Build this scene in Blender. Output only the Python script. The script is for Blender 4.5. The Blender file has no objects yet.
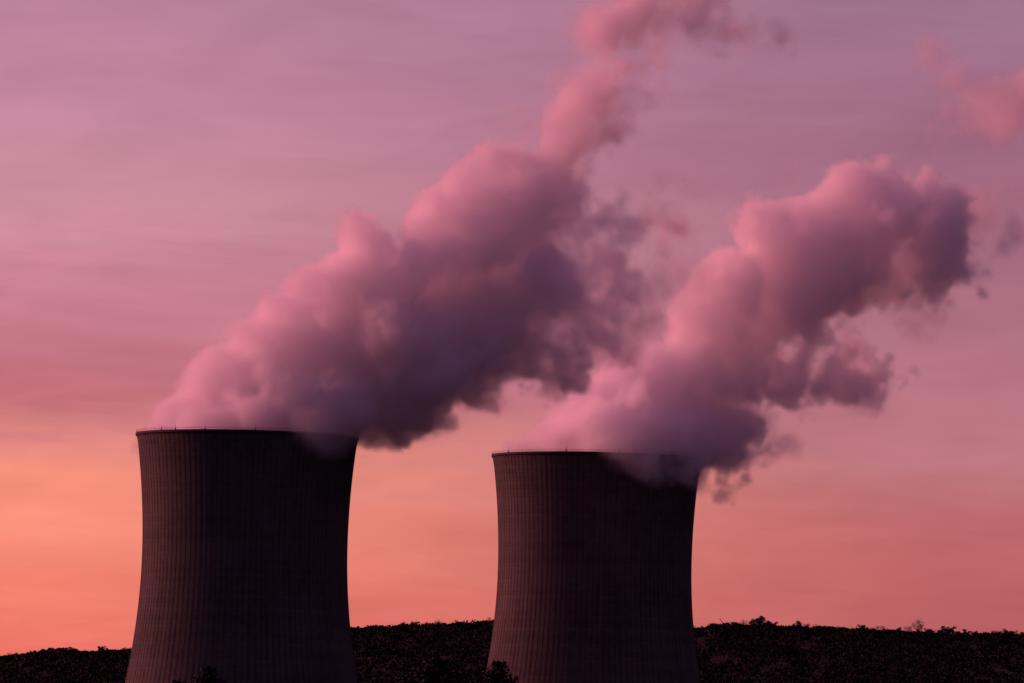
import bpy, bmesh, math, random
import numpy as np
from mathutils import Matrix, Vector

# ------------------------------------------------------------------ camera
sc = bpy.context.scene
PI = math.pi
F = 8000.0                      # focal length in pixels of a 1024-wide frame
CAM = Vector((0, 0, 12.0))
PITCH = math.atan((846 - 341.5) / F)
ROLL = math.radians(1.2)
cd = bpy.data.cameras.new("camera")
cam = bpy.data.objects.new("camera", cd)
sc.collection.objects.link(cam)
cd.sensor_width = 36.0
cd.lens = F / 1024 * 36.0
cd.clip_start = 1.0
cd.clip_end = 60000.0
cam.location = CAM
CR = Matrix.Rotation(PI / 2 + PITCH, 3, 'X') @ Matrix.Rotation(ROLL, 3, 'Z')
cam.rotation_euler = CR.to_euler()
sc.camera = cam


def P(px, py, D):
    """World point seen at photo pixel (px, py) at distance D along +Y."""
    d = CR @ Vector(((px - 512) / F, (341.5 - py) / F, -1.0))
    return CAM + d * (D / d.y)


# ------------------------------------------------------------------ sky
SUN_AZ = math.radians(-65)      # from +Y, negative = towards the left
SUN_EL = math.radians(15)
w = bpy.data.worlds.new("World")
sc.world = w
w.use_nodes = True
nt = w.node_tree
N, L = nt.nodes, nt.links
bg = N["Background"]
bg.inputs["Strength"].default_value = 1.0


def nd(t, tree=None, **kw):
    n = (tree or nt).nodes.new(t)
    for k, v in kw.items():
        setattr(n, k, v)
    return n


def mth(op, a, b=None, c=None, tree=None, clamp=False):
    tree = tree or nt
    n = tree.nodes.new('ShaderNodeMath')
    n.operation = op
    n.use_clamp = clamp
    for i, v in enumerate((a, b, c)):
        if v is None:
            continue
        if isinstance(v, (int, float)):
            n.inputs[i].default_value = v
        else:
            tree.links.new(v, n.inputs[i])
    return n.outputs[0]


def s2l(c):
    return tuple(((v / 255) / 12.92 if v / 255 <= 0.04045 else ((v / 255 + 0.055) / 1.055) ** 2.4) for v in c)


def ramp(fac, stops, tree=None, interp='EASE'):
    tree = tree or nt
    n = tree.nodes.new('ShaderNodeValToRGB')
    n.color_ramp.interpolation = interp
    el = n.color_ramp.elements
    while len(el) < len(stops):
        el.new(0.5)
    for e, (p, c) in zip(el, stops):
        e.position = p
        e.color = (*c, 1.0)
    tree.links.new(fac, n.inputs[0])
    return n.outputs[0]


def mixc(f, a, b, tree=None, mode='MIX'):
    tree = tree or nt
    n = tree.nodes.new('ShaderNodeMix')
    n.data_type = 'RGBA'
    n.blend_type = mode
    for s, v in ((n.inputs[0], f), (n.inputs[6], a), (n.inputs[7], b)):
        if isinstance(v, (int, float)):
            s.default_value = v
        elif isinstance(v, tuple):
            s.default_value = (*v[:3], 1)
        else:
            tree.links.new(v, s)
    return n.outputs[2]


tc = nd('ShaderNodeTexCoord')
nrm = nd('ShaderNodeVectorMath', operation='NORMALIZE')
L.new(tc.outputs['Generated'], nrm.inputs[0])
sep = nd('ShaderNodeSeparateXYZ')
L.new(nrm.outputs[0], sep.inputs[0])
DX, DY, DZ = sep.outputs
el_deg = mth('MULTIPLY', mth('ARCSINE', DZ), 180 / PI)
az_deg = mth('MULTIPLY', mth('ARCTAN2', DX, DY), 180 / PI)      # 0 = +Y, right positive
# thin stratus streaks: direction-space noise stretched along the horizon
cmb = nd('ShaderNodeCombineXYZ')
L.new(mth('MULTIPLY', az_deg, 0.22), cmb.inputs[0])
L.new(mth('ADD', mth('MULTIPLY', el_deg, 1.9), mth('MULTIPLY', az_deg, 0.09)), cmb.inputs[1])
n1 = nd('ShaderNodeTexNoise')
n1.inputs['Scale'].default_value = 1.0
n1.inputs['Detail'].default_value = 4.0
n1.inputs['Roughness'].default_value = 0.5
L.new(cmb.outputs[0], n1.inputs['Vector'])
cmb2 = nd('ShaderNodeCombineXYZ')
L.new(mth('MULTIPLY', az_deg, 0.5), cmb2.inputs[0])
L.new(mth('ADD', mth('MULTIPLY', el_deg, 6.5), mth('MULTIPLY', az_deg, 0.35)), cmb2.inputs[1])
n2 = nd('ShaderNodeTexNoise')
n2.inputs['Scale'].default_value = 1.0
n2.inputs['Detail'].default_value = 6.0
n2.inputs['Roughness'].default_value = 0.6
L.new(cmb2.outputs[0], n2.inputs['Vector'])
cmb3 = nd('ShaderNodeCombineXYZ')
L.new(mth('MULTIPLY', az_deg, 0.75), cmb3.inputs[0])
L.new(mth('ADD', mth('MULTIPLY', el_deg, 2.6), mth('MULTIPLY', az_deg, -0.15)), cmb3.inputs[1])
n3 = nd('ShaderNodeTexNoise')
n3.inputs['Scale'].default_value = 1.0
n3.inputs['Detail'].default_value = 7.0
n3.inputs['Roughness'].default_value = 0.55
n3.inputs['Distortion'].default_value = 0.6
L.new(cmb3.outputs[0], n3.inputs['Vector'])
patch = mth('SUBTRACT', n3.outputs[0], 0.5)
streak = mth('SUBTRACT', n1.outputs[0], 0.5)
fine = mth('SUBTRACT', n2.outputs[0], 0.5)
el_w = mth('ADD', el_deg, mth('ADD', mth('MULTIPLY', streak, 0.7), mth('MULTIPLY', fine, 0.45)))
E0, E1 = 0.6, 9.0               # elevation span of the fine ramps


def ypos(y):                    # photo row -> ramp position
    return (math.degrees(math.atan((846 - y) / F)) - E0) / (E1 - E0)


fe = mth('DIVIDE', mth('SUBTRACT', el_w, E0), E1 - E0, clamp=True)
LEFT = [(670, (236, 115, 103)), (600, (244, 130, 111)), (540, (247, 143, 122)), (490, (247, 146, 125)), (448, (229, 138, 130)), (428, (212, 126, 127)),
        (408, (196, 112, 122)), (350, (196, 117, 132)), (300, (202, 128, 144)), (240, (209, 144, 158)), (180, (205, 142, 160)),
        (80, (195, 135, 159)), (0, (185, 129, 155)), (-120, (140, 94, 130))]
RIGHT = [(670, (186, 96, 100)), (600, (188, 99, 102)), (550, (190, 102, 105)), (515, (190, 105, 110)), (480, (187, 113, 119)), (450, (188, 119, 127)),
         (400, (188, 119, 132)), (340, (178, 115, 132)), (240, (165, 108, 127)), (140, (158, 104, 127)), (60, (160, 112, 138)),
         (0, (160, 116, 140)), (-120, (118, 80, 108))]
rl = ramp(fe, [(ypos(y), s2l(c)) for y, c in LEFT], interp='LINEAR')
rr = ramp(fe, [(ypos(y), s2l(c)) for y, c in RIGHT], interp='LINEAR')
faz = mth('DIVIDE', mth('ADD', mth('ADD', az_deg, 3.3), mth('MULTIPLY', streak, 1.2)), 6.4, clamp=True)
low = mixc(faz, rl, rr)
lite = mth('ADD', 1.0, mth('ADD', mth('MULTIPLY', streak, 0.16), mth('MULTIPLY', fine, 0.12)))
lite = mth('ADD', lite, mth('MULTIPLY', patch, 0.34))
sc1 = nd('ShaderNodeVectorMath', operation='SCALE')
L.new(low, sc1.inputs[0])
L.new(lite, sc1.inputs['Scale'])
low = sc1.outputs[0]
# the afterglow fades to a dark violet dusk overhead and on the side away from the sunset
up = mth('DIVIDE', mth('SUBTRACT', el_deg, 6.5), 20.0, clamp=True)
up = mth('POWER', mth('SUBTRACT', 1.0, up), 2.0)
mid_az = mth('ABSOLUTE', mth('ADD', az_deg, 24.0))
side = mth('SUBTRACT', 1.0, mth('DIVIDE', mth('SUBTRACT', mid_az, 45.0), 45.0, clamp=True))
glow = mth('MULTIPLY', up, mth('POWER', side, 2.0))
sky_tex = nd('ShaderNodeTexSky', sky_type='NISHITA')
sky_tex.sun_disc = False
sky_tex.sun_elevation = math.radians(2)
sky_tex.sun_rotation = SUN_AZ
sk = nd('ShaderNodeVectorMath', operation='MULTIPLY')
L.new(sky_tex.outputs[0], sk.inputs[0])
sk.inputs[1].default_value = (0.004, 0.0024, 0.0045)
dusk = nd('ShaderNodeVectorMath', operation='ADD')
L.new(sk.outputs[0], dusk.inputs[0])
zen = mth('POWER', mth('MAXIMUM', DZ, 0.0), 1.5)
zc = nd('ShaderNodeVectorMath', operation='SCALE')
zc.inputs[0].default_value = (0.21, 0.105, 0.245)
L.new(zen, zc.inputs['Scale'])
za = nd('ShaderNodeVectorMath', operation='ADD')
L.new(zc.outputs[0], za.inputs[0])
za.inputs[1].default_value = (0.028, 0.0165, 0.048)
L.new(za.outputs[0], dusk.inputs[1])
L.new(mixc(glow, dusk.outputs[0], low), bg.inputs[0])

sun = bpy.data.lights.new("sun", 'SUN')
sun.energy = 4.0
sun.angle = math.radians(32)
sun.color = (1.0, 0.285, 0.30)
so = bpy.data.objects.new("sun", sun)
sc.collection.objects.link(so)
sd = Vector((math.sin(SUN_AZ) * math.cos(SUN_EL), math.cos(SUN_AZ) * math.cos(SUN_EL), math.sin(SUN_EL)))
so.rotation_euler = sd.to_track_quat('Z', 'Y').to_euler()
so.location = (-300, 0, 300)

vs = sc.view_settings
vs.view_transform = 'Standard'
vs.look = 'None'
vs.exposure = 0
vs.gamma = 1
vs.use_curve_mapping = False
sc.render.engine = 'CYCLES'
cy = sc.cycles
cy.volume_bounces = 12
cy.max_bounces = 14
cy.transparent_max_bounces = 48
cy.volume_step_rate = 1.3
cy.volume_max_steps = 512
cy.use_adaptive_sampling = True

# ------------------------------------------------------------------ helpers
C = sc.collection


def link(name, me, mat=None, parent=None, loc=None):
    o = bpy.data.objects.new(name, me)
    if mat is not None and me is not None:
        me.materials.append(mat)
    C.objects.link(o)
    if parent:
        o.parent = parent
    if loc is not None:
        o.location = loc
    return o


def tag(o, label=None, cat=None, group=None, kind=None):
    for k, v in (('label', label), ('category', cat), ('group', group), ('kind', kind)):
        if v:
            o[k] = v
    return o


def mesh_from(name, V, Fc, smooth=True):
    me = bpy.data.meshes.new(name)
    V = np.asarray(V, dtype=np.float32)
    Fc = np.asarray(Fc, dtype=np.int32)
    n, k = Fc.shape
    me.vertices.add(len(V))
    me.vertices.foreach_set('co', V.ravel())
    me.loops.add(n * k)
    me.loops.foreach_set('vertex_index', Fc.ravel())
    me.polygons.add(n)
    me.polygons.foreach_set('loop_start', np.arange(n, dtype=np.int32) * k)
    me.polygons.foreach_set('use_smooth', np.full(n, smooth))
    me.update(calc_edges=True)
    return me


def mat_new(name):
    m = bpy.data.materials.new(name)
    m.use_nodes = True
    return m, m.node_tree, m.node_tree.nodes['Principled BSDF']


# ------------------------------------------------------------------ materials
def concrete():
    m, t, b = mat_new("ribbed_concrete")
    geo = nd('ShaderNodeTexCoord', t)
    s = nd('ShaderNodeSeparateXYZ', t)
    t.links.new(geo.outputs['Object'], s.inputs[0])
    ang = mth('ARCTAN2', s.outputs[0], s.outputs[1], tree=t)
    lift = mth('DIVIDE', s.outputs[2], 1.35, tree=t)
    # shuttering cells: one value per casting lift and per group of ribs
    c = nd('ShaderNodeCombineXYZ', t)
    t.links.new(mth('MULTIPLY', ang, 112 / (2 * PI), tree=t), c.inputs[0])
    t.links.new(lift, c.inputs[2])
    fl = nd('ShaderNodeVectorMath', t, operation='FLOOR')
    t.links.new(c.outputs[0], fl.inputs[0])
    wn = nd('ShaderNodeTexWhiteNoise', t, noise_dimensions='3D')
    t.links.new(fl.outputs[0], wn.inputs[0])
    wl = nd('ShaderNodeTexWhiteNoise', t, noise_dimensions='1D')
    t.links.new(mth('FLOOR', lift, tree=t), wl.inputs['W'])
    # rain streaks: noise stretched along the height
    c2 = nd('ShaderNodeCombineXYZ', t)
    t.links.new(mth('MULTIPLY', ang, 30, tree=t), c2.inputs[0])
    t.links.new(mth('MULTIPLY', s.outputs[2], 0.03, tree=t), c2.inputs[2])
    ns = nd('ShaderNodeTexNoise', t)
    ns.inputs['Scale'].default_value = 1.0
    ns.inputs['Detail'].default_value = 5
    t.links.new(c2.outputs[0], ns.inputs['Vector'])
    nb = nd('ShaderNodeTexNoise', t)
    nb.inputs['Scale'].default_value = 0.06
    nb.inputs['Detail'].default_value = 6
    t.links.new(geo.outputs['Object'], nb.inputs['Vector'])
    # rib line (between ribs) and lift joint line
    fr = mth('FRACT', mth('MULTIPLY', ang, 112 / (2 * PI), tree=t), tree=t)
    gro = mth('LESS_THAN', mth('ABSOLUTE', mth('SUBTRACT', fr, 0.5, tree=t), tree=t), 0.13, tree=t)
    fj = mth('FRACT', lift, tree=t)
    joint = mth('LESS_THAN', fj, 0.16, tree=t)
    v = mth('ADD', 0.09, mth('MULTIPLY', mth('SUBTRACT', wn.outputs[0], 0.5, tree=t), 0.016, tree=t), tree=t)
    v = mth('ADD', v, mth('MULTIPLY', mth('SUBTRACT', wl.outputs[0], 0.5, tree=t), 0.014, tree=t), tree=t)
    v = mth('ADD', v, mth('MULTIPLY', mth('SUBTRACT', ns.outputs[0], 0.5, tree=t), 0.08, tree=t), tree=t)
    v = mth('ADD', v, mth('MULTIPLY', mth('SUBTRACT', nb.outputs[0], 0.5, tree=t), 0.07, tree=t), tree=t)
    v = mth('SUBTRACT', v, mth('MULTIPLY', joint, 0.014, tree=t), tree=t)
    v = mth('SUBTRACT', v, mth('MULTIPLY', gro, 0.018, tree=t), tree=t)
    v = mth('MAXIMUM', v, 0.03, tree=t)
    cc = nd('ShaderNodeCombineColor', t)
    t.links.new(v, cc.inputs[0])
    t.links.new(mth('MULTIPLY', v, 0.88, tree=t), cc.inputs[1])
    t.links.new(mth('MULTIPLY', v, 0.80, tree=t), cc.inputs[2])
    t.links.new(cc.outputs[0], b.inputs['Base Color'])
    b.inputs['Roughness'].default_value = 0.95
    b.inputs['Specular IOR Level'].default_value = 0.1
    return m


def plain(name, col, rough=0.8, metal=0.0, scale=1.0, var=0.3):
    m, t, b = mat_new(name)
    g = nd('ShaderNodeTexCoord', t)
    n = nd('ShaderNodeTexNoise', t)
    n.inputs['Scale'].default_value = scale
    n.inputs['Detail'].default_value = 5
    t.links.new(g.outputs['Object'], n.inputs['Vector'])
    lo = tuple(c * (1 - var) for c in col)
    hi = tuple(c * (1 + var) for c in col)
    t.links.new(mixc(n.outputs[0], lo, hi, tree=t), b.inputs['Base Color'])
    b.inputs['Roughness'].default_value = rough
    b.inputs['Metallic'].default_value = metal
    b.inputs['Specular IOR Level'].default_value = 0.15
    return m


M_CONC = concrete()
M_STEEL = plain("painted_steel", (0.035, 0.035, 0.035), 0.6, 0.3)
M_LEDGE = plain("ledge_concrete", (0.045, 0.04, 0.038), 0.9, scale=0.4)
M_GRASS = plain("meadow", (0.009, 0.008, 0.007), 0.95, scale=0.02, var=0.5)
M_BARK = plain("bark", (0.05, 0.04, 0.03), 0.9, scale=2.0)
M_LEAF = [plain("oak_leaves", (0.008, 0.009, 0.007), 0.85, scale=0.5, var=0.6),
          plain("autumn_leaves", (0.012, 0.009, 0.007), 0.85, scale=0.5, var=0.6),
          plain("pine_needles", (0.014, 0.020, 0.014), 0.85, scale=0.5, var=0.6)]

# ------------------------------------------------------------------ terrain
RIDGE = [(-400, 664), (-150, 668), (0, 663), (20, 661), (40, 658), (60, 655), (90, 658), (130, 656), (240, 645), (352, 635), (400, 632),
         (430, 631), (460, 630), (495, 627), (600, 632), (700, 635), (712, 631), (735, 630), (780, 633), (830, 634), (880, 637),
         (930, 639), (980, 640), (1024, 641), (1200, 646), (1500, 655)]
D_HILL = 5600.0
_rx = np.array([P(a, b, D_HILL).x for a, b in RIDGE])
_rz = np.array([P(a, b - 1.5, D_HILL).z for a, b in RIDGE])


def sstep(a, b, x):
    t = np.clip((x - a) / (b - a), 0, 1)
    return t * t * (3 - 2 * t)


def ground_z(x, y):
    x = np.asarray(x, dtype=float)
    y = np.asarray(y, dtype=float)
    h = np.interp(x, _rx, _rz, left=60, right=90)
    fade = 1 - 0.55 * sstep(700, 3500, np.abs(x))
    hill = h * fade * np.clip((y - 3900) / (D_HILL - 3900), 0, 1) * (1 - 0.75 * sstep(D_HILL, 8600, y))
    hill += 2.2 * np.sin(x * 0.013 + y * 0.004) * sstep(4200, 4900, y) * (1 - sstep(5250, 5550, y))
    near = 13.0 * np.exp(-((y - 900) / 160.0) ** 2) * (0.8 + 0.2 * np.cos(x / 90.0))
    roll = 1.2 * np.sin(x / 170.0) * np.cos(y / 230.0) * (1 - sstep(3900, 4600, y))
    return hill + near + roll


def build_ground():
    ys = np.concatenate([np.linspace(-9000, -100, 12), np.linspace(0, 3900, 90), np.linspace(3950, 6400, 110), np.linspace(6700, 22000, 20)])
    xs = np.concatenate([np.linspace(-16000, -1700, 16), np.linspace(-1600, 1600, 200), np.linspace(1700, 16000, 16)])
    X, Y = np.meshgrid(xs, ys)
    Z = ground_z(X, Y)
    V = np.stack([X, Y, Z], -1).reshape(-1, 3)
    a = np.arange(len(ys) - 1)[:, None] * len(xs) + np.arange(len(xs) - 1)[None, :]
    a = a.ravel()
    Fc = np.stack([a, a + 1, a + 1 + len(xs), a + len(xs)], -1)
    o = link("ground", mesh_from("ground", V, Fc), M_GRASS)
    tag(o, "dark wooded hill and fields around the cooling towers", "ground", kind='structure')


build_ground()

# ------------------------------------------------------------------ cooling towers
NR = 112


def tower(pxc, pyc, D, label, rods):
    top = P(pxc, pyc, D)
    base_z = float(ground_z(top.x, top.y)) - 0.3
    root = link("cooling_tower", None, loc=(top.x, top.y, base_z))
    tag(root, label, "cooling tower", "cooling towers")
    H = top.z - base_z
    s = 70 / 221.0               # metres per photo pixel at the first tower
    zt = H - 114 * s             # throat

    def rad(z):
        b = 284 * s if z > zt else 252 * s
        r = 102.6 * s * math.sqrt(1 + ((z - zt) / b) ** 2)
        return r + 1.0 * s * max(0, (z - (H - 16 * s)) / (16 * s)) ** 2

    na = NR * 6
    prof = [0.0, 0.0, 0.42, 0.42, 0.0, 0.0]        # a raised rib over a third of each bay
    offs = [0.0, 0.30, 0.34, 0.62, 0.66, 0.98]
    zs = np.concatenate([np.linspace(7.5, H - 0.6, 110)])
    V = []
    for z in zs:
        r = rad(z)
        for k in range(NR):
            for q in range(6):
                a = 2 * PI * (k + offs[q]) / NR
                rr_ = r + prof[q] * 0.18 - 0.07
                V.append((rr_ * math.sin(a), rr_ * math.cos(a), z))
    outer_n = len(V)
    Fc = []
    for i in range(len(zs) - 1):
        for j in range(na):
            j2 = (j + 1) % na
            Fc.append((i * na + j, i * na + j2, (i + 1) * na + j2, (i + 1) * na + j))
    # inner face and top closure
    for z in zs[::-1]:
        r = rad(z) - 0.9
        for j in range(na):
            a = 2 * PI * ((j // 6) + offs[j % 6]) / NR
            V.append((r * math.sin(a), r * math.cos(a), z))
    rows = 2 * len(zs)
    for i in range(len(zs) - 1, rows - 1):
        for j in range(na):
            j2 = (j + 1) % na
            Fc.append((i * na + j, i * na + j2, (i + 1) * na + j2, (i + 1) * na + j))
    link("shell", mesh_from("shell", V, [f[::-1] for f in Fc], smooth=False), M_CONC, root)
    # ledge ring at the rim
    RT = rad(H)
    lp = [(RT - 1.3, H - 0.9), (RT + 0.06, H - 0.9), (RT + 0.14, H - 0.6), (RT + 0.14, H), (RT - 1.3, H)]
    seg = 240
    V, Fc = [], []
    for j in range(seg):
        a = 2 * PI * j / seg
        for r, z in lp:
            V.append((r * math.sin(a), r * math.cos(a), z))
    for j in range(seg):
        for q in range(5):
            a0, b0 = j * 5 + q, j * 5 + (q + 1) % 5
            a1, b1 = ((j + 1) % seg) * 5 + q, ((j + 1) % seg) * 5 + (q + 1) % 5
            Fc.append((a0, a1, b1, b0))
    link("rim_ledge", mesh_from("rim_ledge", V, Fc), M_LEDGE, root)
    # handrail: one part (posts and two rails)
    bm = bmesh.new()
    RR = RT - 0.1

    def box(a, r0, z0, z1, t):
        mtx = Matrix.Translation((r0 * math.sin(a), r0 * math.cos(a), (z0 + z1) / 2)) @ Matrix.Rotation(-a, 4, 'Z') @ Matrix.Diagonal((t, t, z1 - z0, 1))
        bmesh.ops.create_cube(bm, size=1, matrix=mtx)
    for j in range(80):
        box(2 * PI * j / 80, RR, H - 0.02, H + 0.75, 0.04)
    for zz in (H + 0.4, H + 0.73):
        ring = []
        for j in range(seg):
            a = 2 * PI * j / seg
            ring.append([bm.verts.new(((RR + dr) * math.sin(a), (RR + dr) * math.cos(a), zz + dz)) for dr, dz in ((-.03, -.03), (.03, -.03), (.03, .03), (-.03, .03))])
        for j in range(seg):
            A, B = ring[j], ring[(j + 1) % seg]
            for q in range(4):
                bm.faces.new((A[q], B[q], B[(q + 1) % 4], A[(q + 1) % 4]))
    me = bpy.data.meshes.new("handrail")
    bm.to_mesh(me)
    bm.free()
    link("handrail", me, M_STEEL, root)
    # lightning rods standing on the rim
    me = bpy.data.meshes.new("lightning_rod")
    bm = bmesh.new()
    bmesh.ops.create_cone(bm, cap_ends=True, segments=8, radius1=0.08, radius2=0.04, depth=1.7, matrix=Matrix.Translation((0, 0, 0.85)))
    bmesh.ops.create_cone(bm, cap_ends=True, segments=8, radius1=0.25, radius2=0.25, depth=0.3, matrix=Matrix.Translation((0, 0, 0.15)))
    bm.to_mesh(me)
    bm.free()
    me.materials.append(M_STEEL)
    for a in rods:
        o = bpy.data.objects.new("lightning_rod", me)
        C.objects.link(o)
        o.parent = root
        o.location = ((RT - 0.3) * math.sin(a), (RT - 0.3) * math.cos(a), H)
    # diagonal legs carrying the shell
    rb, rg = rad(7.5) - 0.5, rad(7.5) + 3.2
    me = bpy.data.meshes.new("leg")
    bm = bmesh.new()
    for sgn in (-1, 1):
        a0, a1 = 0.0, sgn * 0.055
        p0 = Vector((rg * math.sin(a0), rg * math.cos(a0), -1.0))
        p1 = Vector((rb * math.sin(a1), rb * math.cos(a1), 7.7))
        d = p1 - p0
        bmesh.ops.create_cone(bm, cap_ends=True, segments=10, radius1=0.45, radius2=0.45, depth=d.length,
                              matrix=Matrix.Translation((p0 + p1) / 2) @ d.to_track_quat('Z', 'Y').to_matrix().to_4x4())
    bm.to_mesh(me)
    bm.free()
    me.materials.append(M_LEDGE)
    for j in range(48):
        o = bpy.data.objects.new("leg", me)
        C.objects.link(o)
        o.parent = root
        o.rotation_euler = (0, 0, 2 * PI * j / 48)
    return top


D1 = F * 70 / 221.0
D2 = F * 70 / 208.5
fr_ = lambda x: PI + math.asin(x)       # angle on the camera-facing rim from a fraction of the radius
T1 = tower(247.5, 435.3, D1, "larger ribbed concrete cooling tower, the left of the two, steaming", [PI - math.asin(-v) if False else PI + math.asin(v) for v in (0.75, 0.62, 0.35, -0.1, -0.55)] + [0.4, -0.6, 1.3])
T2 = tower(597.0, 456.8, D2, "smaller ribbed concrete cooling tower, the right one, with steam spilling over its rim", [PI + math.asin(v) for v in (0.85, 0.3, -0.2, -0.7)] + [0.1, 1.0, -1.2])

# ------------------------------------------------------------------ steam (real volumes)
VOX = 0.8


def cubic_mat(n, cells, off):
    """n samples over `cells` lattice cells -> (n, cells+4) cubic B-spline weights."""
    t = np.linspace(0, cells, n) + off
    i = np.floor(t).astype(int)
    f = t - i
    W = np.zeros((n, int(cells) + 6), dtype=np.float32)
    r = np.arange(n)
    W[r, i] = (1 - f) ** 3 / 6
    W[r, i + 1] = (3 * f ** 3 - 6 * f ** 2 + 4) / 6
    W[r, i + 2] = (-3 * f ** 3 + 3 * f ** 2 + 3 * f + 1) / 6
    W[r, i + 3] = f ** 3 / 6
    return W


def noise(shape, cell, rng):
    """smooth zero-mean noise of unit deviation; cell in metres."""
    ms = [cubic_mat(n, n * VOX / cell, rng.random()) for n in shape]
    lat = rng.standard_normal([m.shape[1] for m in ms]).astype(np.float32)
    a = np.tensordot(ms[0], lat, (1, 0))
    a = np.tensordot(ms[1], a, (1, 1)).transpose(1, 0, 2)
    a = np.tensordot(a, ms[2], (2, 1))
    return (a / a.std()).astype(np.float32)


def fbm(shape, cell, octv, rng, gain=0.5, billow=False):
    out, amp, tot = 0, 1.0, 0
    for k in range(octv):
        n = noise(shape, max(cell / 2 ** k, VOX * 1.6), rng)
        if billow:
            n = np.abs(n) - 0.8
        out = out + amp * n
        tot += amp * amp
        amp *= gain
    return (out / math.sqrt(tot)).astype(np.float32)


def steam(name, label, T, D, dense, soft, wisps, spill, box_px, depth, seed, dens=0.205, lee0=0.3):
    """dense/soft/wisps: (photo x, photo y, radius px, depth m)."""
    rng = np.random.default_rng(seed)
    x0, y0, x1, y1 = box_px
    lo = P(x0, y1, D) - T
    hi = P(x1, y0, D) - T
    lo.y, hi.y = depth
    n = [int((hi[i] - lo[i]) / VOX) + 1 for i in range(3)]
    hi = Vector([lo[i] + (n[i] - 1) * VOX for i in range(3)])
    ax = [np.linspace(lo[i], hi[i], n[i], dtype=np.float32) for i in range(3)]
    warp = [noise(n, 26, rng) * 1.1 + noise(n, 11, rng) * 0.9 for _ in range(3)]

    def field(blobs, k, sat=False):
        sdf = np.full(n, 99.0, dtype=np.float32)
        items = []
        for b in blobs:
            bx, by, br = b[:3]
            bd = b[3] if len(b) > 3 else rng.normal(0, 4)
            c = P(bx, by, D + bd) - T
            r = br * (D + bd) / F
            items.append((c, r))
            if sat and r > 8:
                for _ in range(6):
                    v = rng.standard_normal(3)
                    v /= np.linalg.norm(v)
                    v[1] = -abs(v[1])
                    q = r * rng.uniform(0.36, 0.62)
                    c2 = c + Vector(v) * (r - q * rng.uniform(0.35, 0.75))
                    items.append((c2, q))
        for c, r in items:
            m = r + 22
            sl = []
            for i in range(3):
                a = max(0, int((c[i] - m - lo[i]) / VOX))
                b_ = min(n[i], int((c[i] + m - lo[i]) / VOX) + 2)
                sl.append(slice(a, b_))
            if any(s_.stop <= s_.start for s_ in sl):
                continue
            s_ = tuple(sl)
            dx = ax[0][sl[0]][:, None, None] + warp[0][s_] - c[0]
            dy = ax[1][sl[1]][None, :, None] + warp[1][s_] - c[1]
            dz = ax[2][sl[2]][None, None, :] + warp[2][s_] - c[2]
            d = np.sqrt(dx * dx + dy * dy + dz * dz) - r
            o = sdf[s_]
            h = np.maximum(k - np.abs(o - d), 0) / k
            sdf[s_] = np.minimum(o, d) - h * h * k * 0.25
        return sdf

    bil = fbm(n, 14, 5, rng, 0.68, billow=True)
    fb = fbm(n, 9, 5, rng, 0.68)
    big = noise(n, 34, rng)
    A = field(dense, 2.3, sat=True)
    # ragged, eroded on the lee (right / lower) side, smooth rounded billows on the windward side
    lee = np.linspace(0, 1, n[0], dtype=np.float32)[:, None, None] * 1.25 - 0.35 * np.linspace(0, 1, n[2], dtype=np.float32)[None, None, :]
    lee = sstep(lee0, lee0 + 0.6, lee + big * 0.06)
    fine_ = fbm(n, 4.5, 2, rng, 0.6)
    d1 = A - 1.7 - 1.4 * lee - bil * (2.7 + 0.6 * lee) - fb * (0.5 + 2.2 * lee) - fine_ * (0.4 + 1.3 * lee)
    den = dens * sstep(0.0, 1.0, -d1 / (2.9 + 2.0 * lee))
    if soft:
        B = field(soft, 5.0, sat=True)
        den = np.maximum(den, 0.075 * sstep(0, 1, (-B + 2.0 + fb * 3.8 + bil * 1.6) / 9.0))
    if spill:
        Sp = field(spill, 5.0)
        den = np.maximum(den, 0.11 * sstep(0, 1, (-Sp + 1.8 + fb * 0.7 + bil * 0.8) / 7.0))
    if wisps:
        Wd = field(wisps, 6.0)
        fw = fbm(n, 15, 5, rng, 0.6)
        f2 = fbm(n, 10, 4, rng, 0.62)
        th = np.clip(-Wd / 12.0, -1.2, 0.9)
        rid = 1.0 - 1.25 * np.abs(fw)
        ww = (0.17 if lee0 > 0.2 else 0.11) * sstep(0.35, 1.45, th * 0.68 + rid * 0.55 + f2 * 0.38) * sstep(0, 1, (6.0 - Wd) / 8.0)
        den = np.maximum(den, ww)
    # keep a clear margin
    for i in range(3):
        e = np.minimum(np.arange(n[i]), n[i] - 1 - np.arange(n[i])) / 5.0
        sh = [1, 1, 1]
        sh[i] = -1
        den *= np.clip(e, 0, 1).reshape(sh)
    # nothing inside the tower wall or in front of it below the rim except the spilling part
    den[den < 0.0012] = 0
    den = den.astype(np.float32)
    me = bpy.data.meshes.new(name)
    cnt = n[0] * n[1] * n[2]
    G = np.stack(np.meshgrid(*ax, indexing='ij'), -1).reshape(-1, 3)
    me.vertices.add(cnt)
    me.vertices.foreach_set('co', G.ravel())
    at = me.attributes.new('steam', 'FLOAT', 'POINT')
    at.data.foreach_set('value', den.ravel())
    o = link(name, me, loc=T)
    tag(o, label, "steam plume", "steam plumes")
    me.materials.append(M_VEIL)
    me.materials.append(M_STEAM)
    # geometry nodes: the samples become a volume plus its thin outer veil
    g = bpy.data.node_groups.new("steam_volume", 'GeometryNodeTree')
    g.interface.new_socket('Geometry', in_out='INPUT', socket_type='NodeSocketGeometry')
    g.interface.new_socket('Geometry', in_out='OUTPUT', socket_type='NodeSocketGeometry')
    gi, go = g.nodes.new('NodeGroupInput'), g.nodes.new('NodeGroupOutput')
    pos = g.nodes.new('GeometryNodeInputPosition')
    mp = g.nodes.new('ShaderNodeVectorMath')
    mp.operation = 'SUBTRACT'
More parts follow.
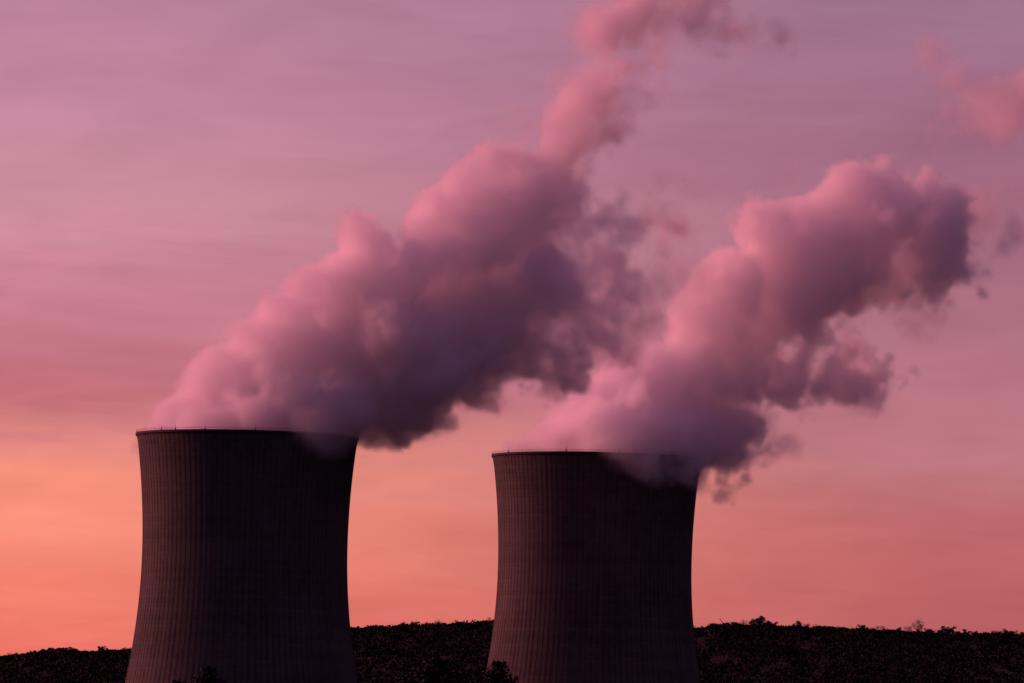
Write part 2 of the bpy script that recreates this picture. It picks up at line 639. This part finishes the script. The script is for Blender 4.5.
    g.links.new(pos.outputs[0], mp.inputs[0])
    mp.inputs[1].default_value = lo
    dv = g.nodes.new('ShaderNodeVectorMath')
    dv.operation = 'SCALE'
    dv.inputs['Scale'].default_value = 1 / VOX
    g.links.new(mp.outputs[0], dv.inputs[0])
    sp = g.nodes.new('ShaderNodeSeparateXYZ')
    g.links.new(dv.outputs[0], sp.inputs[0])
    r = [mth('ROUND', sp.outputs[i], tree=g) for i in range(3)]
    idx = mth('ADD', mth('MULTIPLY', mth('ADD', mth('MULTIPLY', r[0], float(n[1]), tree=g), r[1], tree=g), float(n[2]), tree=g), r[2], tree=g)
    na_ = g.nodes.new('GeometryNodeInputNamedAttribute')
    na_.data_type = 'FLOAT'
    na_.inputs['Name'].default_value = 'steam'
    si = g.nodes.new('GeometryNodeSampleIndex')
    si.data_type = 'FLOAT'
    si.domain = 'POINT'
    g.links.new(gi.outputs[0], si.inputs['Geometry'])
    g.links.new(na_.outputs['Attribute'], si.inputs['Value'])
    g.links.new(idx, si.inputs['Index'])
    vc = g.nodes.new('GeometryNodeVolumeCube')
    g.links.new(si.outputs[0], vc.inputs['Density'])
    vc.inputs['Min'].default_value = lo
    vc.inputs['Max'].default_value = hi
    for i, ch in enumerate('XYZ'):
        vc.inputs['Resolution ' + ch].default_value = n[i]
    vm = g.nodes.new('GeometryNodeVolumeToMesh')
    vm.resolution_mode = 'VOXEL_SIZE'
    vm.inputs['Voxel Size'].default_value = 1.9
    vm.inputs['Threshold'].default_value = 0.014
    g.links.new(vc.outputs[0], vm.inputs['Volume'])
    s1 = g.nodes.new('GeometryNodeSetMaterial')
    s1.inputs['Material'].default_value = M_STEAM
    g.links.new(vc.outputs[0], s1.inputs[0])
    s2 = g.nodes.new('GeometryNodeSetMaterial')
    s2.inputs['Material'].default_value = M_VEIL
    g.links.new(vm.outputs[0], s2.inputs[0])
    ss = g.nodes.new('GeometryNodeSetShadeSmooth')
    g.links.new(s2.outputs[0], ss.inputs[0])
    jn = g.nodes.new('GeometryNodeJoinGeometry')
    g.links.new(s1.outputs[0], jn.inputs[0])
    g.links.new(ss.outputs[0], jn.inputs[0])
    g.links.new(jn.outputs[0], go.inputs[0])
    md = o.modifiers.new("steam_volume", 'NODES')
    md.node_group = g
    print("STEAM", name, n, cnt)
    return o


M_STEAM = bpy.data.materials.new("steam")
M_STEAM.use_nodes = True
_t = M_STEAM.node_tree
_t.nodes.remove(_t.nodes['Principled BSDF'])
pv = _t.nodes.new('ShaderNodeVolumePrincipled')
pv.inputs['Color'].default_value = (0.99, 0.975, 0.985, 1)
pv.inputs['Density'].default_value = 1.0
pv.inputs['Anisotropy'].default_value = 0.42
_t.links.new(pv.outputs[0], _t.nodes['Material Output'].inputs['Volume'])

M_VEIL = bpy.data.materials.new("steam_veil")
M_VEIL.use_nodes = True
_t = M_VEIL.node_tree
_t.nodes.remove(_t.nodes['Principled BSDF'])
mx = _t.nodes.new('ShaderNodeMixShader')
tr = _t.nodes.new('ShaderNodeBsdfTransparent')
df = _t.nodes.new('ShaderNodeBsdfDiffuse')
df.inputs['Color'].default_value = (0.85, 0.85, 0.87, 1)
mx.inputs[0].default_value = 0.012
_t.links.new(tr.outputs[0], mx.inputs[1])
_t.links.new(df.outputs[0], mx.inputs[2])
_t.links.new(mx.outputs[0], _t.nodes['Material Output'].inputs['Surface'])

steam("steam_plume", "long steam plume drifting up and right out of the left cooling tower", T1, D1,
      dense=[(161, 428, 11, 0), (171, 420, 16, 0), (172, 440, 22, 0), (195, 428, 32, 0), (235, 412, 44, 0), (285, 405, 56, 0), (330, 405, 50, 0), (340, 408, 38, -14),
             (200, 432, 26, -14), (200, 432, 26, 14), (240, 428, 28, -16), (240, 420, 36, 18), (285, 416, 40, -13), (285, 410, 46, 20), (330, 414, 34, -18), (335, 405, 42, 18),(350, 436, 14, -18), (372, 428, 24, -4), (400, 410, 26, -2), (430, 400, 26, 0), (470, 388, 24, 0), (510, 378, 24, 0),
             (215, 402, 24, 4), (250, 372, 26, 6), (268, 340, 24, 0), (295, 345, 42, 0), (330, 355, 62, 0), (326, 296, 36, -4),
             (350, 302, 26, 6), (376, 246, 34, -5), (365, 298, 44, 0), (400, 337, 76, 0), (398, 392, 46, -4), (438, 224, 32, -4),
             (452, 276, 56, 0), (450, 362, 48, 0), (475, 325, 70, 0), (498, 344, 52, 0), (515, 332, 50, 0), (545, 356, 32, 0),
             (490, 225, 48, 0), (478, 190, 24, 0), (505, 172, 28, 0), (532, 185, 40, 0), (545, 222, 30, 0), (535, 285, 38, 0),
             (562, 368, 15, -5), (545, 172, 22, 0), (552, 150, 16, 0), (590, 98, 20, 0), (612, 84, 20, 0), (566, 132, 25, 0), (582, 112, 26, 0), (556, 146, 24, 0), (600, 92, 24, 0), (612, 30, 20, 0), (640, 14, 20, 0), (632, 70, 14, 0)],
      spill=[(300, 430, 15, -33), (311, 437, 20, -31), (325, 441, 24, -28), (340, 443, 22, -22), (350, 442, 17, -16), (325, 432, 24, -25)],
      soft=[ (528, 150, 26), (555, 140, 22), (578, 112, 26), (596, 96, 34), (625, 80, 34), (640, 72, 20), (612, 55, 16), (600, 22, 30), (640, 22, 34),
            (668, 8, 26), (580, 18, 18), (655, -30, 36), (690, 6, 14), (716, 20, 11), (560, 300, 32), (572, 240, 22), (600, 355, 14),
            (668, 284, 20), (655, 300, 14), (692, 296, 10), (675, -50, 40), (560, 190, 22)],
      wisps=[(610, 230, 56), (642, 258, 60), (664, 286, 34), (600, 300, 50), (650, 310, 40), (620, 350, 36), (680, 270, 34), (690, 190, 22),
             (700, 20, 36), (735, 35, 32), (748, 80, 30), (770, 55, 28), (720, 65, 32), (600, 170, 28), (660, 190, 26), (785, 180, 16),
             (430, 425, 18), (480, 408, 16), (690, -20, 50), (640, 215, 40)],
      box_px=(120, -75, 815, 470), depth=(-52, 46), seed=11)

steam("steam_plume", "steam plume leaning right out of the right cooling tower, ending in a ragged purple head", T2, D2,
      dense=[(528, 452, 18, 0), (552, 444, 24, 0), (585, 430, 34, 0), (622, 412, 42, 0), (665, 396, 48, 0), (662, 436, 36, -10), (695, 436, 34, 0),
             (560, 444, 22, -12), (560, 444, 22, 12), (600, 432, 34, -20), (600, 428, 34, 18), (645, 425, 38, -22), (640, 415, 42, 18), (680, 432, 34, -18),(620, 446, 18, -32), (650, 450, 20, -32),
             (700, 362, 44, 0), (650, 366, 28, 0), (720, 416, 38, 0), (742, 388, 38, 0), (718, 312, 32, 0), (738, 284, 36, -4), (745, 340, 44, 0),
             (774, 246, 40, 0), (790, 292, 44, 0), (820, 226, 38, 0), (768, 330, 34, 0), (864, 188, 27, -4), (868, 230, 42, 0),
             (905, 218, 36, 0), (936, 236, 30, 0), (958, 236, 20, 0), (930, 214, 26, 0), (846, 272, 34, 0), (880, 282, 20, 0), (800, 372, 32, 0),
             (832, 374, 26, 0), (853, 384, 16, -4), (760, 420, 22, 0), (722, 452, 20, 0), (806, 338, 20, 0), (940, 262, 18, 0)],
      spill=[(606, 446, 14, -37), (620, 450, 20, -36), (635, 455, 24, -35), (650, 458, 24, -32), (666, 458, 22, -28), (684, 460, 20, -21), (696, 462, 16, -12), (645, 446, 26, -28)],
      soft=[ (980, 232, 10), (702, 468, 16, -8), (688, 466, 14, -30), (674, 462, 16, -33), (745, 448, 16), (862, 398, 12), (968, 258, 14), (880, 314, 16), (850, 332, 14),
            (962, 130, 13), (982, 120, 19), (1004, 112, 20), (1030, 106, 25)],
      wisps=[(990, 220, 28), (1005, 190, 22), (945, 325, 26), (985, 325, 24), (905, 322, 22), (952, 136, 28), (975, 124, 34), (996, 116, 36), (1020, 108, 40), (943, 62, 20), (952, 80, 22), (962, 98, 20), (1012, 170, 24), (1010, 200, 26), (1000, 230, 26),
             (1030, 84, 18), (785, 430, 24), (745, 460, 22), (845, 400, 20), (1050, 180, 40), (1060, 120, 40), (915, 300, 24), (530, 430, 14),
             (905, 408, 9), (1015, 235, 18)],
      box_px=(500, 30, 1085, 510), depth=(-52, 46), seed=5, lee0=0.12)

# ------------------------------------------------------------------ trees
def quads(pts, size, rng, flat=0.0):
    """randomly turned leaf-clump quads at pts."""
    n = len(pts)
    a = rng.standard_normal((n, 3))
    a /= np.linalg.norm(a, axis=1)[:, None]
    b = rng.standard_normal((n, 3))
    b[:, 2] *= 1 - flat
    b -= a * (a * b).sum(1)[:, None]
    b /= np.linalg.norm(b, axis=1)[:, None]
    s = (size * rng.uniform(0.6, 1.4, n))[:, None]
    e = s * rng.uniform(0.5, 1.0, n)[:, None]
    V = np.stack([pts - a * s - b * e * 0.3, pts - b * e, pts + a * s + b * e * 0.2, pts + b * e], 1).reshape(-1, 3)
    return V, np.arange(n * 4).reshape(-1, 4)


def tube(V, Fc, p0, p1, r0, r1, seg=6):
    d = (Vector(p1) - Vector(p0))
    q = d.to_track_quat('Z', 'Y').to_matrix()
    b = len(V)
    for p, r in ((p0, r0), (p1, r1)):
        for k in range(seg):
            a = 2 * PI * k / seg
            v = Vector(p) + q @ Vector((r * math.cos(a), r * math.sin(a), 0))
            V.append(tuple(v))
    for k in range(seg):
        k2 = (k + 1) % seg
        Fc.append((b + k, b + k2, b + seg + k2, b + seg + k))


def broadleaf(h, spread, seed, nleaf=1500, twiggy=False, flat=False):
    """trunk mesh, crown mesh of unit-metre tree of height h."""
    rng = np.random.default_rng(seed)
    V, Fc = [], []
    tube(V, Fc, (0, 0, -1.5), (0.1, 0, h * 0.5), h * 0.03, h * 0.018, 7)
    tips = []
    for k in range(9 if not twiggy else 16):
        a = rng.uniform(0, 2 * PI)
        z0 = h * rng.uniform(0.15, 0.45)
        z1 = h * rng.uniform(0.34, 0.88) if not flat else h * rng.uniform(0.5, 0.86)
        rr_ = spread * rng.uniform(0.25, 0.8)
        p1 = (rr_ * math.cos(a), rr_ * math.sin(a), z1)
        tube(V, Fc, (0.1, 0, z0), p1, h * 0.012, h * 0.005, 5)
        tips.append(p1)
        for q in range(4 if twiggy else 1):
            p2 = tuple(np.array(p1) + rng.normal(0, 1, 3) * (spread * 0.22, spread * 0.22, h * 0.05) + (0, 0, h * (0.13 if twiggy else 0.05)))
            tube(V, Fc, p1, p2, h * 0.006, h * 0.002, 4)
            tips.append(p2)
    tm = mesh_from("trunk", V, Fc)
    tips = np.array(tips + [(0, 0, h * 0.85)])
    cid = rng.integers(0, len(tips), nleaf)
    v = rng.standard_normal((nleaf, 3))
    v /= np.linalg.norm(v, axis=1)[:, None]
    cr = spread * rng.uniform(0.22, 0.42, len(tips))
    rad = cr[cid] * rng.uniform(0.3, 1.0, nleaf) ** 0.5
    pts = tips[cid] + v * rad[:, None] * np.array([1, 1, 0.72 if not flat else 0.35])
    if twiggy:
        pts = pts[: nleaf // 3]
    pts[:, 2] = np.minimum(pts[:, 2], h)
    V, Q = quads(pts, spread * (0.07 if not twiggy else 0.045), rng)
    return tm, mesh_from("crown", V, Q, smooth=False)


def conifer(h, spread, seed, pw=0.75, thin=1.0):
    rng = np.random.default_rng(seed)
    V, Fc = [], []
    tube(V, Fc, (0, 0, -1), (0, 0, h * 0.98), h * 0.018, 0.03, 7)
    pts = []
    for z in np.arange(0.12 * h, h * 0.99, h * 0.02):
        f = (1 - z / h)
        nb = 7 if f > 0.1 else 4
        off = rng.uniform(0, 2 * PI)
        for k in range(nb):
            a = off + 2 * PI * k / nb + rng.normal(0, 0.25)
            ln = spread * (f ** pw) * rng.uniform(0.6, 1.15) + 0.35
            p1 = np.array([ln * math.cos(a), ln * math.sin(a), z + ln * rng.uniform(0.05, 0.38)])
            tube(V, Fc, (0, 0, z), tuple(p1), 0.05, 0.015, 4)
            m = max(6, int(ln * 20 * thin))
            t = rng.uniform(0.15, 1.05, m)[:, None]
            pts.append(np.array([0, 0, z]) * (1 - t) + p1 * t + rng.normal(0, 1, (m, 3)) * (0.16, 0.16, 0.12) * (0.5 + ln * 0.25))
    tm = mesh_from("trunk", V, Fc)
    pts = np.concatenate(pts)
    V, Q = quads(pts, 0.16, rng)
    return tm, mesh_from("crown", V, Q, smooth=False)


def place(name, mp, x, y, rot, s, leaf, label, cat, group=None, sink=0.5, sz=1.0):
    z = float(ground_z(x, y)) - sink
    r = link(name, None, loc=(x, y, z))
    r.rotation_euler = (0, 0, rot)
    r.scale = (s, s, s * sz)
    tag(r, label, cat, group)
    for nm, me, mt in (("trunk", mp[0], M_BARK), ("crown", mp[1], leaf)):
        if not me.materials:
            me.materials.append(mt)
        o = bpy.data.objects.new(nm, me)
        C.objects.link(o)
        o.parent = r
    return r


ORD = ("first second third fourth fifth sixth seventh eighth ninth tenth eleventh twelfth thirteenth fourteenth fifteenth sixteenth seventeenth "
       "eighteenth nineteenth twentieth").split()
ORD += ["twenty-" + o for o in ORD[:9]] + ["thirtieth"] + ["thirty-" + o for o in ORD[:9]] + ["fortieth"] + ["forty-" + o for o in ORD[:9]]

rs = random.Random(4)
PROTO = {
    'round': [broadleaf(10, 5.0, 21), broadleaf(10, 5.6, 22), broadleaf(10, 4.6, 23)],
    'tall': [broadleaf(12, 4.0, 31), broadleaf(12, 3.6, 32)],
    'twiggy': [broadleaf(11, 4.6, 41, 1500, twiggy=True), broadleaf(11, 5.2, 42, 1500, twiggy=True)],
    'flat': [broadleaf(11, 5.0, 51, 1500, flat=True)],
}
for k, ps in PROTO.items():
    for i, (a, b) in enumerate(ps):
        a.materials.append(M_BARK)
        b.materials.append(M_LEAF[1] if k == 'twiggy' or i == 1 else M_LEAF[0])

# the skyline tree by tree: photo x, height of the top row in the photo, kind
SEG = {
    'left': [(3, 656, 'round'), (12, 656, 'round'), (21, 654, 'twiggy'), (28, 653, 'tall'), (35, 653, 'round'), (44, 649.5, 'round'),
             (53, 648.5, 'round'), (62, 652, 'round'), (71, 654, 'twiggy'), (80, 652, 'tall'), (89, 653, 'twiggy'),
             (102, 647, 'round'), (112, 651, 'twiggy'), (121, 650, 'twiggy'), (129, 651, 'round')],
    'gap': [(357, 628, 'twiggy'), (364, 627.5, 'twiggy'), (371, 626, 'round'), (380, 625.5, 'round'), (389, 627.5, 'round'), (397, 626.5, 'round'),
            (404, 622.5, 'round'), (413, 622.5, 'round'), (422, 625, 'round'), (431, 624, 'twiggy'), (438, 620.5, 'twiggy'), (446, 625, 'round'),
            (456, 621, 'round'), (465, 623.5, 'round'), (474, 625, 'round'), (482, 624, 'twiggy'), (490, 618, 'twiggy')],
    'right': [(702, 629, 'round'), (707, 627, 'round'), (714, 629, 'round'), (730, 628.5, 'twiggy'), (737, 625, 'twiggy'), (744, 620.5, 'twiggy'), (753, 619.5, 'round'),
              (762, 617, 'round'), (771, 622.5, 'round'), (780, 626, 'twiggy'), (789, 627, 'twiggy'), (798, 621.5, 'round'), (807, 625, 'twiggy'), (816, 625, 'twiggy'),
              (825, 626.5, 'round'), (834, 627, 'round'), (843, 627.5, 'tall'), (852, 628, 'twiggy'), (862, 625.5, 'round'), (871, 628.5, 'twiggy'), (880, 627.5, 'twiggy'),
              (889, 630, 'round'), (899, 628.5, 'tall'), (908, 628, 'twiggy'), (918, 621, 'twiggy'), (929, 629.5, 'round'), (941, 630.5, 'round'),
              (948, 627.5, 'round'), (957, 631.5, 'round'), (966, 630, 'tall'), (975, 632, 'round'), (985, 632, 'twiggy'), (995, 632, 'twiggy'), (1004, 629.5, 'round'), (1013, 631.5, 'round'), (1021, 633, 'round')],
}
WORDS = {'round': 'dark round-crowned tree', 'tall': 'dark narrow upright tree', 'twiggy': 'thin twiggy tree', 'flat': 'dark flat-topped tree'}
WHERE = {'left': 'on the ridge, {} from the left picture edge', 'gap': 'on the ridge between the towers, {} from the left tower',
         'right': 'on the ridge, {} to the right of the right tower'}
SPECIAL = {102: "tree rising above its neighbours on the ridge just left of the left tower",
           762: "tallest broad round tree on the ridge right of the right tower",
           918: "tall twiggy tree sticking up alone on the far right part of the ridge",
           490: "twiggy tree on the ridge touching the left side of the right tower",
           53: "highest round tree on the hump of ridge at far left"}
for seg, lst in SEG.items():
    for i, (px, py, kind) in enumerate(lst):
        D = D_HILL + rs.uniform(-25, 15)
        top = P(px, py, D)
        gz = float(ground_z(top.x, top.y)) - 0.8
        ps = PROTO[kind]
        h0 = {'round': 10, 'tall': 12, 'twiggy': 11, 'flat': 11}[kind]
        hh = max(top.z - gz, 4.0) * 1.13
        mp = ps[rs.randrange(len(ps))]
        wscale = rs.uniform(0.85, 1.1) * (1.35 if px == 762 else 1.0) * max(0.75, min(1.1, hh / h0))
        lab = SPECIAL.get(px) or (WORDS[kind] + ' ' + WHERE[seg].format(ORD[i]))
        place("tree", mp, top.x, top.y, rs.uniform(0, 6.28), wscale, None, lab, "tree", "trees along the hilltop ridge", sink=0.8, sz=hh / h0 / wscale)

# woodland covering the slope below the skyline: too many crowns to count
def woodland():
    rng = np.random.default_rng(9)
    n = 11000
    x = rng.uniform(_rx[2] - 80, _rx[-3] + 80, n)
    y = D_HILL + rng.uniform(-1, 0.012, n) * 1350
    y[-1400:] = D_HILL + rng.uniform(-30, 8, 1400)
    z = ground_z(x, y)
    h = rng.uniform(7.0, 11.0, n)
    h = np.minimum(h, rng.uniform(3.5, 7.0, n) + np.maximum(D_HILL - y, 0) * 0.06)
    m = 80
    v = rng.standard_normal((n, m, 3))
    v /= np.linalg.norm(v, axis=2)[..., None]
    v[..., 2] = np.abs(v[..., 2])
    c = np.stack([x, y, z + h * 0.15], -1)[:, None, :]
    rr_ = (h * rng.uniform(0.45, 0.65, n))[:, None, None]
    pts = c + v * rr_ * np.array([1, 1, 1.0]) * rng.uniform(0.6, 1.0, (n, m, 1))
    V, Q = quads(pts.reshape(-1, 3), 0.75, rng)
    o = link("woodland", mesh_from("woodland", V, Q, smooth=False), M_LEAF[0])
    tag(o, "dense dark woodland covering the hillside behind the towers", "woodland", kind='stuff')


woodland()

# fallen dead trunk with a slanting snag on the ridge
r0 = P(726, 625.8, D_HILL - 40)
gz = float(ground_z(r0.x, r0.y))
dead = link("dead_tree", None, loc=(r0.x, r0.y, gz))
tag(dead, "bare dead tree with level limb and slanting snag on ridge right of right tower", "dead tree")
V, Fc = [], []
zz = r0.z - gz
tube(V, Fc, (3.0, 0, -1), (1.0, 0, zz), 0.6, 0.35, 8)
link("trunk", mesh_from("trunk", V, Fc), M_BARK, dead)
V, Fc = [], []
tube(V, Fc, (7.0, 0, zz + 0.3), (-1.5, 0, zz + 0.0), 0.45, 0.4, 8)
tube(V, Fc, (-1.5, 0, zz + 0.0), (-7.5, 0, zz + 0.1), 0.4, 0.22, 8)
link("limb", mesh_from("limb", V, Fc), M_BARK, dead)
V, Fc = [], []
tube(V, Fc, (-0.6, 0, zz), (-4.6, 0, zz + 4.9), 0.35, 0.18, 8)
link("limb", mesh_from("limb", V, Fc), M_BARK, dead)

# near tree tops poking into the bottom of the frame
near = [(208, 665, 'b', 900, 1.0, "dark bushy tree top at bottom of frame, in front of the left tower's middle"),
        (436, 657, 'b', 910, 1.6, "widest dark tree top at bottom of frame, in the gap between the towers"),
        (412, 674, 'c', 930, 1.3, "low dark conifer tip left of the widest tree top between the towers"),
        (498, 660, 'b', 900, 1.05, "dark bushy tree top in front of the right tower's lit left foot"),
        (483, 674, 'c', 915, 1.0, "low dark conifer tip beside the right tower's left foot"),
        (177, 679, 'c', 940, 1.2, "smallest conifer tip, in front of the left tower's lit side")]
cp = [conifer(17, 3.2, 61), conifer(17, 3.0, 62)]
bp = conifer(17, 7.0, 63, 0.85, 1.2)
for i, (px, py, k, D, wd, lab) in enumerate(near):
    top = P(px, py, D)
    gz = float(ground_z(top.x, top.y)) - 0.4
    hh = top.z - gz
    if k == 'c':
        s = hh / 17
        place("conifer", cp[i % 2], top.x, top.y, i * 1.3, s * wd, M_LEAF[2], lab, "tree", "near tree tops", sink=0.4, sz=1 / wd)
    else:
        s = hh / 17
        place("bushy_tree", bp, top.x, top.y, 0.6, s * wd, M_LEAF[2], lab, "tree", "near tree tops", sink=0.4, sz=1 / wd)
